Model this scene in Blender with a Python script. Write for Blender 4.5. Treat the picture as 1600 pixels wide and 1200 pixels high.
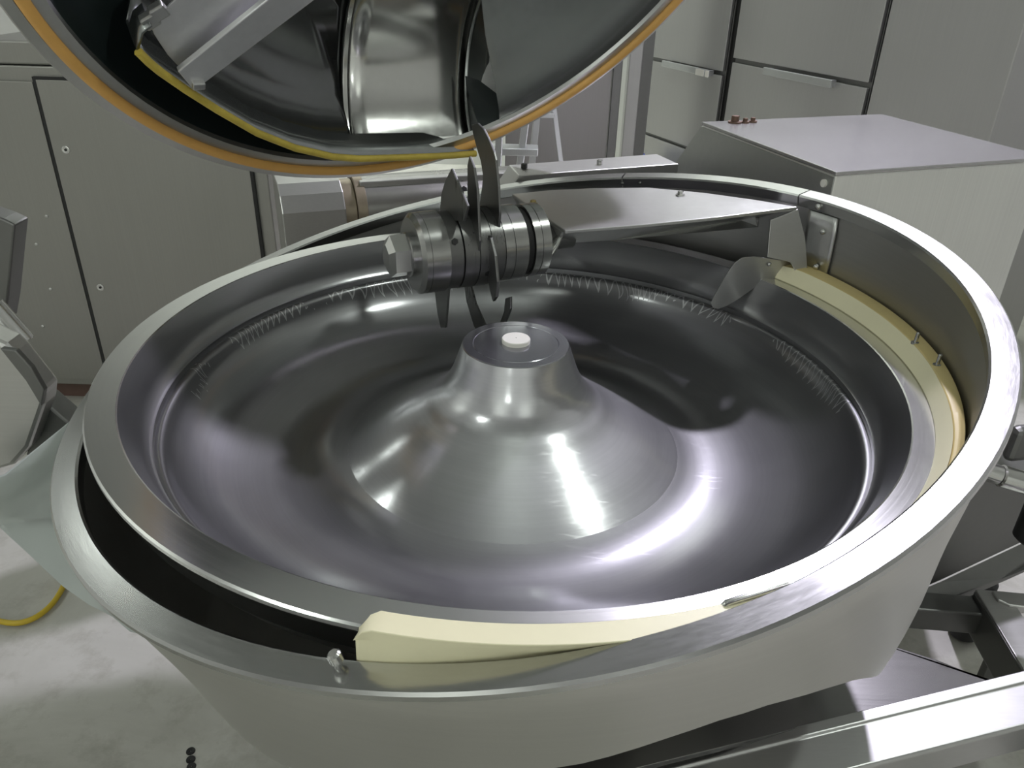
import bpy, bmesh, math, random
from mathutils import Vector, Matrix
random.seed(7)
S = bpy.context.scene
COL = S.collection
for o in list(bpy.data.objects):
    bpy.data.objects.remove(o)

# ------------------------------------------------------------------ camera
CAM = Vector((0, -1.1751, 1.5645))
YAW, PIT, ROLL, FPX = -0.00395, 0.4963, 0.02728, 1232.83
_F = Vector((math.sin(YAW)*math.cos(PIT), math.cos(YAW)*math.cos(PIT), -math.sin(PIT)))
_R = Vector((math.cos(YAW), -math.sin(YAW), 0))
_U = _R.cross(_F)
_c, _s = math.cos(ROLL), math.sin(ROLL)
CR = _c*_R + _s*_U
CU = -_s*_R + _c*_U
cd = bpy.data.cameras.new('camera')
cd.sensor_width = 36
cd.lens = FPX/1600*36
cd.clip_start = .02
cam = bpy.data.objects.new('camera', cd)
M = Matrix.Identity(4)
for i in range(3):
    M[i][0], M[i][1], M[i][2], M[i][3] = CR[i], CU[i], -_F[i], CAM[i]
cam.matrix_world = M
COL.objects.link(cam)
S.camera = cam

# ------------------------------------------------------------------ light
S.view_settings.view_transform = 'Standard'
S.view_settings.look = 'None'
S.view_settings.gamma = 1
S.view_settings.use_curve_mapping = False
S.view_settings.exposure = -1.0
w = bpy.data.worlds.new('world')
S.world = w
w.use_nodes = True
w.node_tree.nodes['Background'].inputs[0].default_value = (.75, .8, .78, 1)
w.node_tree.nodes['Background'].inputs[1].default_value = .03

def lamp(name, loc, aim, size, power, col, sy=None, spread=180):
    d = bpy.data.lights.new(name, 'AREA')
    d.energy = power
    d.color = col
    d.shape = 'RECTANGLE'
    d.size = size
    d.size_y = sy or size
    d.spread = math.radians(spread)
    o = bpy.data.objects.new(name, d)
    o.location = loc
    o.rotation_euler = (Vector(aim)-Vector(loc)).to_track_quat('-Z', 'Y').to_euler()
    COL.objects.link(o)
    return o
COOL = (.88, .84, 1.0)
GRN = (.93, 1.0, .93)
lamp('flood_light', (1.6, 2.6, 3.95), (0, 0, 1), .16, 300, COOL)
lamp('ceiling_lamp', (-4.75, 3.6, 4.1), (-4.6, 3.4, 0), .3, 8, GRN, .3)
lamp('ceiling_lamp', (-3.05, 1.24, 4.1), (-2.9, 1.2, 0), .3, 20, GRN, .3)
lamp('ceiling_lamp', (1.93, -.2, 4.1), (1.8, -.2, 0), .22, 45, GRN, .22)
lamp('wall_lamp', (-.9, -4.85, 2.3), (-.5, 0, 1.0), .35, 14, GRN, .25)
# unseen fill lights added to face the walls, so the room is lit by what the walls give back
lamp('wall_fill', (-2.2, -3.6, 4.6), (-2.2, -5.0, 1.2), 1.2, 110, GRN, .3, 120)
lamp('wall_fill', (1.8, -3.6, 4.6), (1.8, -5.0, 1.2), 1.2, 110, GRN, .3, 120)
lamp('wall_fill', (-4.6, 0, 4.6), (-6.0, 0, 1.4), 1.2, 110, GRN, .3, 120)
lamp('wall_fill', (-1.5, 4.6, 5.4), (-1.5, 5.6, 3.0), 1.6, 190, GRN, .3, 120)
lamp('ceiling_lamp', (-3.2, -2.4, 4.2), (-2.6, -1.6, 0), .6, 60, GRN, .3)  # unseen lamp added to brighten the floor and skirt at front left
lamp('ceiling_fill', (.1, -1.3, 4.7), (.1, -1.2, 6.2), .8, 62, GRN, .8, 140)  # unseen upward light added so the ceiling brightens the cone
lamp('wall_fill', (1.8, 4.6, 5.4), (1.8, 5.6, 3.0), 1.6, 190, GRN, .3, 120)

# ------------------------------------------------------------------ projection helpers (pixel of the 1600x1200 photograph -> a point on a given plane)
def V3(*a):
    return Vector(a[0]) if len(a) == 1 else Vector(a)
def onp(px, py, c, n):
    d = _F + (px-800)/FPX*CR - (py-600)/FPX*CU
    c = Vector(c); n = Vector(n)
    return CAM + d*((c-CAM).dot(n)/d.dot(n))
def pj(p):
    d = Vector(p)-CAM; z = d.dot(_F)
    return 800+FPX*d.dot(CR)/z, 600-FPX*d.dot(CU)/z
def onz(px, py, z): return onp(px, py, (0, 0, z), (0, 0, 1))
def ony(px, py, y): return onp(px, py, (0, y, 0), (0, 1, 0))

# ------------------------------------------------------------------ materials
def nm(nt, t, **kw):
    n = nt.nodes.new(t)
    for k, v in kw.items():
        if k.startswith('i_'):
            n.inputs[k[2:].replace('_', ' ')].default_value = v
        else:
            setattr(n, k, v)
    return n
def math_(nt, op, a, b=None, c=None):
    n = nt.nodes.new('ShaderNodeMath'); n.operation = op
    for i, x in enumerate((a, b, c)):
        if x is None: continue
        if isinstance(x, (int, float)): n.inputs[i].default_value = x
        else: nt.links.new(x, n.inputs[i])
    return n.outputs[0]
def base_mat(name):
    m = bpy.data.materials.new(name); m.use_nodes = True
    return m, m.node_tree, m.node_tree.nodes['Principled BSDF']
def plain(name, col, rough=.5, metal=0, noise=0.0, nscale=6, rvar=.0, bump=0.0, spec=.5):
    m, nt, b = base_mat(name)
    b.inputs['Roughness'].default_value = rough
    b.inputs['Metallic'].default_value = metal
    b.inputs['Specular IOR Level'].default_value = spec
    b.inputs['Base Color'].default_value = (*col, 1)
    if noise or rvar or bump:
        tc = nm(nt, 'ShaderNodeTexCoord')
        n = nm(nt, 'ShaderNodeTexNoise', i_Scale=nscale, i_Detail=6, i_Roughness=.6)
        nt.links.new(tc.outputs['Object'], n.inputs['Vector'])
        if noise:
            mx = nm(nt, 'ShaderNodeMix', data_type='RGBA')
            mx.inputs['A'].default_value = (*[c*(1-noise) for c in col], 1)
            mx.inputs['B'].default_value = (*[min(1, c*(1+noise)) for c in col], 1)
            nt.links.new(n.outputs[0], mx.inputs['Factor'])
            nt.links.new(mx.outputs['Result'], b.inputs['Base Color'])
        if rvar:
            r = math_(nt, 'MULTIPLY_ADD', n.outputs[0], 2*rvar, rough-rvar)
            nt.links.new(r, b.inputs['Roughness'])
        if bump:
            bp = nm(nt, 'ShaderNodeBump', i_Strength=bump, i_Distance=.01)
            nt.links.new(n.outputs[0], bp.inputs['Height'])
            nt.links.new(bp.outputs[0], b.inputs['Normal'])
    return m

def steel(name, col=(.60, .60, .585), rough=.3, brush=None, brush_amt=.15, smudge=.10, aniso=0.0, bump=.02, scr=0.0, sscale=5, marks=False, lobe=.4, lobe_r=.5):
    """brush: None, 'ring' (lathe lines round local Z), or an axis letter along which the grain runs"""
    m, nt, b = base_mat(name)
    L = nt.links.new
    b.inputs['Metallic'].default_value = 1
    tc = nm(nt, 'ShaderNodeTexCoord')
    P = tc.outputs['Object']
    big = nm(nt, 'ShaderNodeTexNoise', i_Scale=sscale, i_Detail=5, i_Roughness=.6)
    L(P, big.inputs['Vector'])
    sep = nm(nt, 'ShaderNodeSeparateXYZ'); L(P, sep.inputs[0])
    rr = None
    if brush == 'ring':
        x, y = sep.outputs[0], sep.outputs[1]
        rr = math_(nt, 'SQRT', math_(nt, 'ADD', math_(nt, 'MULTIPLY', x, x), math_(nt, 'MULTIPLY', y, y)))
        ang = math_(nt, 'ARCTAN2', y, x)
        cb = nm(nt, 'ShaderNodeCombineXYZ')
        L(math_(nt, 'MULTIPLY', ang, 1.2), cb.inputs[0]); L(math_(nt, 'MULTIPLY', rr, 260.), cb.inputs[1]); L(math_(nt, 'MULTIPLY', sep.outputs[2], 260.), cb.inputs[2])
        vec = cb.outputs[0]
    else:
        mp = nm(nt, 'ShaderNodeMapping')
        sc = [260., 260., 260.]
        if brush: sc['xyz'.index(brush)] = 2.5
        else: sc = [60., 60., 60.]
        mp.inputs['Scale'].default_value = sc
        L(P, mp.inputs[0]); vec = mp.outputs[0]
    fine = nm(nt, 'ShaderNodeTexNoise', i_Scale=1.0, i_Detail=3, i_Roughness=.6)
    L(vec, fine.inputs['Vector'])
    # scratches: thin streaks from stretched, distorted noise in two directions
    r = math_(nt, 'MULTIPLY_ADD', big.outputs[0], 2*smudge, rough-smudge)
    r = math_(nt, 'ADD', r, math_(nt, 'MULTIPLY_ADD', fine.outputs[0], 2*brush_amt, -brush_amt))
    colmix = nm(nt, 'ShaderNodeMix', data_type='RGBA')
    colmix.inputs['A'].default_value = (*[c*.86 for c in col], 1)
    colmix.inputs['B'].default_value = (*[min(1, c*1.12) for c in col], 1)
    f2 = math_(nt, 'MULTIPLY_ADD', fine.outputs[0], .5, math_(nt, 'MULTIPLY', big.outputs[0], .5))
    L(f2, colmix.inputs['Factor'])
    colout = colmix.outputs['Result']
    height = fine.outputs[0]
    if scr:
        tot = None
        for k, (rot, sx, sy) in enumerate((((.3, .2, .6), 6, 160), ((.1, .5, 2.2), 9, 190), ((.6, .1, 1.4), 5, 140))):
            mp = nm(nt, 'ShaderNodeMapping')
            mp.inputs['Rotation'].default_value = rot
            mp.inputs['Scale'].default_value = (sx, sy, sy)
            L(P, mp.inputs[0])
            nz = nm(nt, 'ShaderNodeTexNoise', i_Scale=1.0, i_Detail=1.0, i_Distortion=.35)
            L(mp.outputs[0], nz.inputs['Vector'])
            t = math_(nt, 'GREATER_THAN', nz.outputs[0], .70)
            tot = t if tot is None else math_(nt, 'MAXIMUM', tot, t)
        r = math_(nt, 'ADD', r, math_(nt, 'MULTIPLY', tot, scr))
    if marks:
        # zigzag grinding marks left just inside the ledge of the bowl
        a = math_(nt, 'MULTIPLY', ang, 60.0)
        wob = nm(nt, 'ShaderNodeTexNoise', i_Scale=5.0, i_Detail=2)
        L(P, wob.inputs['Vector'])
        a = math_(nt, 'ADD', a, math_(nt, 'MULTIPLY', wob.outputs[0], 14.0))
        tri = math_(nt, 'PINGPONG', a, 1.0)
        amp = math_(nt, 'MULTIPLY_ADD', wob.outputs[0], .036, .0)
        rad = math_(nt, 'MULTIPLY_ADD', tri, math_(nt, 'MULTIPLY', amp, -1.0), .563)
        dd = math_(nt, 'ABSOLUTE', math_(nt, 'SUBTRACT', rr, rad))
        mk = math_(nt, 'LESS_THAN', dd, .0022)
        gate = math_(nt, 'GREATER_THAN', big.outputs[0], .47)
        gate = math_(nt, 'MULTIPLY', gate, math_(nt, 'GREATER_THAN', sep.outputs[1], -.02))
        mk = math_(nt, 'MULTIPLY', mk, gate)
        r = math_(nt, 'ADD', r, math_(nt, 'MULTIPLY', mk, .25))
        mx = nm(nt, 'ShaderNodeMix', data_type='RGBA')
        L(math_(nt, 'MULTIPLY', mk, .22), mx.inputs['Factor']); L(colout, mx.inputs['A']); mx.inputs['B'].default_value = (.9, .9, .9, 1)
        colout = mx.outputs['Result']
    if marks:  # lighter base colour towards the cone stands in for reflected light
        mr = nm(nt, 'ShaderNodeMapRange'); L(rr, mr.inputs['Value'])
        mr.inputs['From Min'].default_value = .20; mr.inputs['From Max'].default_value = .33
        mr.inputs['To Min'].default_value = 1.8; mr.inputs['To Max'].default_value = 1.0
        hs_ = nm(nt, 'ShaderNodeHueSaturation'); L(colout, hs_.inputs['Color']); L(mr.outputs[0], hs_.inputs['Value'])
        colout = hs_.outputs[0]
    L(colout, b.inputs['Base Color'])
    cl = nm(nt, 'ShaderNodeClamp'); cl.inputs['Min'].default_value = .06; cl.inputs['Max'].default_value = .9
    L(r, cl.inputs['Value']); L(cl.outputs[0], b.inputs['Roughness'])
    if aniso:
        b.inputs['Anisotropic'].default_value = aniso
        tg = nm(nt, 'ShaderNodeTangent', direction_type='RADIAL', axis='Z')
        L(tg.outputs[0], b.inputs['Tangent'])
    if bump:
        bp = nm(nt, 'ShaderNodeBump', i_Strength=bump, i_Distance=.002)
        L(height, bp.inputs['Height']); L(bp.outputs[0], b.inputs['Normal'])
    if lobe:
        # fine scratches scatter part of the light far more widely than the polished metal between them
        b2 = nm(nt, 'ShaderNodeBsdfPrincipled')
        b2.inputs['Metallic'].default_value = 1
        L(colout, b2.inputs['Base Color'])
        L(math_(nt, 'MULTIPLY_ADD', big.outputs[0], .1, lobe_r), b2.inputs['Roughness'])
        ms = nm(nt, 'ShaderNodeMixShader'); ms.inputs[0].default_value = lobe
        L(b.outputs[0], ms.inputs[1]); L(b2.outputs[0], ms.inputs[2])
        L(ms.outputs[0], nt.nodes['Material Output'].inputs['Surface'])
    return m

MAT = {}
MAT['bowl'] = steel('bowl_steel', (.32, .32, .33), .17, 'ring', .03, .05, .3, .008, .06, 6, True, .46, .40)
MAT['cone'] = steel('cone_steel', (.62, .62, .61), .15, 'ring', .03, .04, .3, .006, .06, 6, False, .25, .42)
MAT['hub'] = steel('hub_steel', (.40, .40, .43), .20, 'ring', .04, .04, .4, .006, .0, 6, False, .10, .42)
MAT['rim'] = steel('rim_steel', (.66, .66, .65), .17, 'ring', .04, .05, .5, .015, .0, 4, False, .06, .5)
MAT['ringrim'] = steel('trough_rim_steel', (.50, .50, .495), .185, 'ring', .04, .05, .5, .015, .0, 4, False, .05, .5)
MAT['shell'] = steel('trough_steel', (.58, .57, .55), .36, 'ring', .06, .08, .3, .02, .0, 3, False, .3, .5)
MAT['inner'] = steel('trough_inner_steel', (.42, .415, .40), .38, 'ring', .05, .08, .3, .02, .0, 4)
MAT['cast'] = steel('cast_steel', (.58, .58, .57), .32, None, .04, .10, 0, .01, .0, 6, False, .22, .5)
MAT['polish'] = steel('polished_steel', (.62, .62, .60), .17, None, .03, .05, 0, .0, .0, 9, False, .18, .4)
MAT['blade'] = steel('blade_steel', (.21, .21, .205), .30, 'z', .08, .08, 0, .01, .0, 12)
MAT['dark'] = steel('dark_steel', (.20, .20, .195), .40, None, .05, .10, 0, .01, .0, 8)
MAT['motor'] = steel('housing_steel', (.80, .80, .77), .42, 'z', .04, .07, 0, .01, .0, 2.5, False, .4, .55)
MAT['motortop'] = steel('housing_top_steel', (.50, .495, .49), .25, None, .02, .05, 0, .0, .0, 1.2, False, .10, .55)
MAT['tubem'] = steel('tube_steel', (.33, .325, .31), .3, None, .03, .08, 0, .0, .0, 4, False, .2, .5)
MAT['headsteel'] = steel('knife_head_steel', (.42, .42, .41), .22, None, .03, .06, 0, .0, .0, 14, False, .15, .45)
MAT['bar'] = steel('bright_bar_steel', (.78, .78, .79), .5, None, .03, .05, 0, .0, .0, 8)
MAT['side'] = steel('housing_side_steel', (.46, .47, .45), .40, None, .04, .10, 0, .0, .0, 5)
MAT['sheet'] = steel('sheet_steel', (.34, .335, .315), .46, 'z', .04, .08, 0, .01, .0, 2.5, False, .3, .5)
MAT['sheet2'] = steel('brushed_sheet_steel', (.52, .515, .505), .36, 'x', .05, .06, 0, .015, .0, 2.5, False, .12, .5)
MAT['deck'] = steel('deck_steel', (.30, .295, .295), .20, 'x', .02, .03, 0, .0, .0, 2.5, False, .25, .6)
MAT['beam'] = steel('beam_steel', (.52, .52, .515), .36, 'x', .05, .06, 0, .01, .0, 3, False, .3, .5)
MAT['cab2'] = steel('partition_steel', (.28, .27, .265), .42, 'z', .05, .08, 0, .01, .0, 1.6)
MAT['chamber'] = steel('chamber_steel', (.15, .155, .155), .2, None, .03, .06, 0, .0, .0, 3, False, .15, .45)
MAT['cab'] = steel('cabinet_steel', (.50, .495, .49), .45, 'z', .05, .08, 0, .01, .0, 1.6)
MAT['lid'] = steel('lid_steel', (.32, .335, .33), .22, None, .03, .06, 0, .0, .0, 3, False, .2, .45)
MAT['cavity'] = plain('dark_cavity', (.012, .018, .018), .45, 0, .3, 5)  # near-black colour puts the shade of the deep lid recesses into the surface
MAT['gasket'] = plain('orange_rubber', (.72, .40, .11), .5, 0, .12, 25)
MAT['seal'] = plain('yellow_seal', (.55, .42, .07), .55, 0, .45, 22)
MAT['plastic'] = plain('cream_plastic', (.88, .83, .58), .42, 0, .07, 9, spec=.4)
MAT['plastic_shaded'] = plain('shaded_plastic', (.70, .57, .26), .42, 0, .12, 9, spec=.4)  # darker copy of the cream plastic, with shading put into the colour
MAT['white'] = plain('white_plastic', (.82, .80, .74), .4, 0, .03, 30)
MAT['collar'] = plain('stained_steel', (.34, .29, .22), .4, .8, .4, 14)
MAT['rust'] = plain('rusty_steel', (.16, .10, .075), .6, .5, .5, 60)
MAT['brass'] = plain('brass_bolt', (.45, .36, .16), .4, 1, .2, 60)
MAT['black'] = plain('black_rubber', (.012, .012, .012), .6)
MAT['alu'] = plain('aluminium', (.56, .57, .57), .42, 1, .06, 20)
MAT['paint'] = plain('grey_paint', (.42, .45, .435), .5, 0, .05, 3)
MAT['wall'] = plain('pale_wall', (.58, .58, .56), .6, 0, .04, 1.2)
MAT['ceil'] = plain('ceiling_white', (.34, .35, .34), .7)
MAT['hose'] = plain('yellow_hose', (.60, .43, .03), .45)
MAT['brown'] = plain('brown_base', (.12, .07, .055), .6, 0, .3, 12)
MAT['blue'] = plain('blue_plastic', (.03, .06, .30), .5)
MAT['wine'] = plain('pale_panel', (.50, .47, .46), .5)

def floor_mat():
    m, nt, b = base_mat('epoxy_floor')
    L = nt.links.new
    tc = nm(nt, 'ShaderNodeTexCoord')
    n1 = nm(nt, 'ShaderNodeTexNoise', i_Scale=1.6, i_Detail=7, i_Roughness=.62, i_Distortion=.6)
    n2 = nm(nt, 'ShaderNodeTexNoise', i_Scale=9, i_Detail=6, i_Roughness=.7)
    L(tc.outputs['Object'], n1.inputs['Vector']); L(tc.outputs['Object'], n2.inputs['Vector'])
    cr = nm(nt, 'ShaderNodeValToRGB')
    cr.color_ramp.elements[0].position = .32; cr.color_ramp.elements[0].color = (.36, .35, .31, 1)
    cr.color_ramp.elements[1].position = .62; cr.color_ramp.elements[1].color = (.55, .54, .50, 1)
    L(n1.outputs[0], cr.inputs[0])
    cr2 = nm(nt, 'ShaderNodeValToRGB')
    cr2.color_ramp.elements[0].position = .28; cr2.color_ramp.elements[0].color = (.55, .53, .48, 1)
    cr2.color_ramp.elements[1].position = .5; cr2.color_ramp.elements[1].color = (1, 1, 1, 1)
    L(n2.outputs[0], cr2.inputs[0])
    mx = nm(nt, 'ShaderNodeMix', data_type='RGBA', blend_type='MULTIPLY')
    mx.inputs['Factor'].default_value = .55
    L(cr.outputs[0], mx.inputs['A']); L(cr2.outputs[0], mx.inputs['B'])
    L(mx.outputs['Result'], b.inputs['Base Color'])
    L(math_(nt, 'MULTIPLY_ADD', n2.outputs[0], .3, .3), b.inputs['Roughness'])
    bp = nm(nt, 'ShaderNodeBump', i_Strength=.12, i_Distance=.004)
    L(n2.outputs[0], bp.inputs['Height']); L(bp.outputs[0], b.inputs['Normal'])
    return m
MAT['floor'] = floor_mat()

# ------------------------------------------------------------------ mesh helpers (all in world coordinates)
class MB:
    def __init__(s):
        s.v = []; s.f = []
    def quadgrid(s, rows, closed=False, flip=False):
        o = len(s.v); n = len(rows[0])
        for r in rows: s.v += [Vector(p) for p in r]
        for i in range(len(rows)-1):
            for j in range(n if closed else n-1):
                k = (j+1) % n
                q = [o+i*n+j, o+i*n+k, o+(i+1)*n+k, o+(i+1)*n+j]
                s.f.append(q[::-1] if flip else q)
        return s
    def poly(s, pts):
        o = len(s.v); s.v += [Vector(p) for p in pts]; s.f.append(list(range(o, o+len(pts)))); return s
    def prism(s, pts, vec):
        vec = Vector(vec); n = len(pts); o = len(s.v)
        s.v += [Vector(p) for p in pts] + [Vector(p)+vec for p in pts]
        s.f.append(list(range(o, o+n))[::-1]); s.f.append(list(range(o+n, o+2*n)))
        for i in range(n):
            j = (i+1) % n
            s.f.append([o+i, o+j, o+n+j, o+n+i])
        return s
    def hull(s, a, b):
        """two polygons with the same number of points joined by quads"""
        n = len(a); o = len(s.v)
        s.v += [Vector(p) for p in a]+[Vector(p) for p in b]
        s.f.append(list(range(o, o+n))[::-1]); s.f.append(list(range(o+n, o+2*n)))
        for i in range(n):
            j = (i+1) % n
            s.f.append([o+i, o+j, o+n+j, o+n+i])
        return s
    def box(s, c, ex, ey, ez):
        """centre and three full-length edge vectors"""
        c, ex, ey, ez = map(Vector, (c, ex, ey, ez))
        p = [c-ex/2-ey/2-ez/2, c+ex/2-ey/2-ez/2, c+ex/2+ey/2-ez/2, c-ex/2+ey/2-ez/2]
        return s.prism(p, ez)
    def lathe(s, prof, c, n, seg=96, a0=0, a1=None, u=None, cap=False):
        c = Vector(c); n = Vector(n).normalized()
        if u is None:
            u = Vector((1, 0, 0)) if abs(n.x) < .9 else Vector((0, 1, 0))
        u = Vector(u); u = (u-n*u.dot(n)).normalized(); v = n.cross(u)
        full = a1 is None
        ang = [2*math.pi*i/seg for i in range(seg)] if full else [a0+(a1-a0)*i/seg for i in range(seg+1)]
        rows = [[c + n*d + (u*math.cos(a)+v*math.sin(a))*r for a in ang] for r, d in prof]
        s.quadgrid(rows, closed=full)
        if cap and not full:
            for k in (0, -1):
                s.poly([r[k] for r in rows])
        return s
    def cyl(s, p, q, r, seg=24, r2=None, rot=0, cham=0):
        p = Vector(p); q = Vector(q); d = q-p; L = d.length; n = d/L
        r2 = r if r2 is None else r2
        u = Vector((0, 0, 1)) if abs(n.z) < .9 else Vector((1, 0, 0))
        u = (u-n*u.dot(n)).normalized(); v = n.cross(u)
        pr = [(1e-5, 0), (r-cham, 0), (r, cham), (r2, L-cham), (r2-cham, L), (1e-5, L)] if cham else [(1e-5, 0), (r, 0), (r2, L), (1e-5, L)]
        ang = [rot+2*math.pi*i/seg for i in range(seg)]
        s.quadgrid([[p+n*d_+(u*math.cos(a)+v*math.sin(a))*r_ for a in ang] for r_, d_ in pr], closed=True)
        return s
    def tube(s, path, r, seg=10):
        path = [Vector(p) for p in path]; rows = []
        up = None
        for i, p in enumerate(path):
            t = (path[min(i+1, len(path)-1)]-path[max(i-1, 0)]).normalized()
            if up is None:
                up = Vector((0, 0, 1)) if abs(t.z) < .9 else Vector((1, 0, 0))
            up = (up-t*up.dot(t)).normalized(); v = t.cross(up)
            rows.append([p+(up*math.cos(a)+v*math.sin(a))*r for a in [2*math.pi*k/seg for k in range(seg)]])
        s.quadgrid(rows, closed=True)
        s.poly(rows[0]); s.poly(rows[-1])
        return s
    def dome(s, p, n, r, h, seg=12):
        """flat-bottomed button head"""
        return s.lathe([(r, 0), (r, h*.4), (r*.8, h*.8), (r*.4, h), (1e-5, h)], p, n, seg)

def smooth_prof(p, k0=6):
    """Catmull-Rom through the profile points after the first k0 (the sharp ledge stays as drawn)"""
    out = list(p[:k0])
    for i in range(k0-1, len(p)-1):
        a = p[max(i-1, k0-1)]; b = p[i]; c = p[i+1]; d = p[min(i+2, len(p)-1)]
        for k in range(1, 5):
            t = k/4
            out.append(tuple(.5*((2*b[j])+(c[j]-a[j])*t+(2*a[j]-5*b[j]+4*c[j]-d[j])*t*t+(-a[j]+3*b[j]-3*c[j]+d[j])*t**3) for j in (0, 1)))
    return out
def origin(o):
    v = Vector((0, 0, 0))
    while o is not None:
        v += o.location; o = o.parent
    return v
def obj(name, mb, mat, parent=None, smooth=35, bevel=0, solid=0, label=None, at=None):
    me = bpy.data.meshes.new(name)
    off = origin(parent)
    loc = Vector((0, 0, 0))
    if parent is None and at is not None:
        loc = Vector(at); off = loc
    bm = bmesh.new()
    vs = [bm.verts.new(p-off) for p in mb.v]
    for f in mb.f:
        try: bm.faces.new([vs[i] for i in f])
        except ValueError: pass
    bmesh.ops.remove_doubles(bm, verts=bm.verts, dist=2e-5)
    bmesh.ops.recalc_face_normals(bm, faces=bm.faces)
    bm.to_mesh(me); bm.free()
    if smooth:
        for p in me.polygons: p.use_smooth = True
        me.set_sharp_from_angle(angle=math.radians(smooth))
    me.materials.append(MAT[mat] if isinstance(mat, str) else mat)
    o = bpy.data.objects.new(name, me)
    o.location = loc
    COL.objects.link(o)
    if parent: o.parent = parent
    if solid:
        md = o.modifiers.new('solid', 'SOLIDIFY'); md.thickness = solid; md.offset = 0
    if bevel:
        md = o.modifiers.new('bevel', 'BEVEL'); md.width = bevel; md.segments = 2; md.limit_method = 'ANGLE'; md.angle_limit = math.radians(40)
    if label: o['label'] = label
    return o
def thing(name, label, cat, loc, group=None):
    o = bpy.data.objects.new(name, None)
    o.empty_display_size = .05
    o.location = loc; o['label'] = label; o['category'] = cat
    if group: o['group'] = group
    COL.objects.link(o)
    return o
def tag(o, label, cat, group=None):
    o['label'] = label; o['category'] = cat
    if group: o['group'] = group
    return o
def struct(name, mb, mat):
    o = obj(name, mb, mat, smooth=0); o['kind'] = 'structure'; return o

# ------------------------------------------------------------------ room
X0, X1, Y0, Y1, ZC = -6.0, 4.2, -5.0, 5.6, 6.2
struct('floor', MB().box(((X0+X1)/2, (Y0+Y1)/2, -.05), (X1-X0+.4, 0, 0), (0, Y1-Y0+.4, 0), (0, 0, .1)), 'floor')
struct('ceiling', MB().box(((X0+X1)/2, (Y0+Y1)/2, ZC+.05), (X1-X0+.4, 0, 0), (0, Y1-Y0+.4, 0), (0, 0, .1)), 'ceil')
for nme, c, e in (('wall_left', (X0-.1, (Y0+Y1)/2), (.2, Y1-Y0)), ('wall_right', (X1+.1, (Y0+Y1)/2), (.2, Y1-Y0)),
                  ('wall_back', ((X0+X1)/2, Y1+.1), (X1-X0, .2)), ('wall_front', ((X0+X1)/2, Y0-.1), (X1-X0, .2))):
    struct(nme, MB().box((c[0], c[1], ZC/2), (e[0], 0, 0), (0, e[1], 0), (0, 0, ZC)), 'wall')

# ------------------------------------------------------------------ the rotating bowl
bowl = thing('mixing_bowl', 'large round stainless bowl with a flared centre cone, scratched and polished, inside the trough', 'bowl', (0, 0, .78))
Z1 = 1.0
basin = [(.600, 0), (.594, -.012), (.581, -.042), (.5715, -.066), (.5665, -.0685), (.566, -.078), (.5555, -.0795), (.543, -.103), (.520, -.130), (.487, -.155), (.445, -.174), (.400, -.188), (.36, -.194), (.33, -.1935), (.305, -.188), (.285, -.180)]
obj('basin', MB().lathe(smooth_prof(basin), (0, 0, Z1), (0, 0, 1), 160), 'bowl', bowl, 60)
cone = [(.285, -.180), (.265, -.1695), (.24, -.1552), (.20, -.132), (.172, -.1149), (.152, -.1005), (.136, -.0885), (.122, -.0735), (.1135, -.060), (.106, -.045), (.098, -.024), (.0925, -.008), (.0885, .0035)]
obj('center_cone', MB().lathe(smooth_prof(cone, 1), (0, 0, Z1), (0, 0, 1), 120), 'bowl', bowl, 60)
rimp = [(.600, 0), (.602, .0012), (.640, .0012), (.6425, -.001), (.6425, -.006), (.632, -.020), (.626, -.05)]
obj('bowl_rim', MB().lathe(rimp, (0, 0, Z1), (0, 0, 1), 160), 'rim', bowl, 30)
outer = [(.626, -.05), (.60, -.09), (.565, -.135), (.50, -.19), (.42, -.218), (.3, -.222), (.1, -.225), (.001, -.225)]
obj('bowl_underside', MB().lathe(outer, (0, 0, Z1), (0, 0, 1), 96), 'shell', bowl, 60)
hubp = obj('hub_plate', MB().lathe([(.0885, .0035), (.087, .005), (.0715, .005), (.071, .0042), (.070, .005), (.001, .0052)], (0, 0, Z1), (0, 0, 1), 96), 'hub', bowl, 30)
plug = obj('plug', MB().lathe([(.0235, .005), (.0235, .011), (.0225, .0125), (.001, .0128)], (0, .004, Z1), (0, 0, 1), 40), 'white', hubp, 30, label='white plastic plug at the centre of the hub plate')

# ------------------------------------------------------------------ tilted trough ring
RC = Vector((-.0081, .0224, 1.04))
RN = Vector((-.1764, -.0631, 1)).normalized()
RU = Vector((1, 0, 0)); RU = (RU-RN*RU.dot(RN)).normalized()
RV = RN.cross(RU)
RI, RO = .6852, .7175
def onr(px, py, dz=0): return onp(px, py, RC+Vector((0, 0, dz)), RN)
def rphi(px, py):
    d = onr(px, py)-RC
    return math.atan2(d.dot(RV), d.dot(RU))
def rp(phi, r, d): return RC+(RU*math.cos(phi)+RV*math.sin(phi))*r+RN*d
trough = thing('trough', 'wide tilted stainless trough ring that surrounds the bowl', 'machine part', (RC.x, RC.y, .6))
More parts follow.
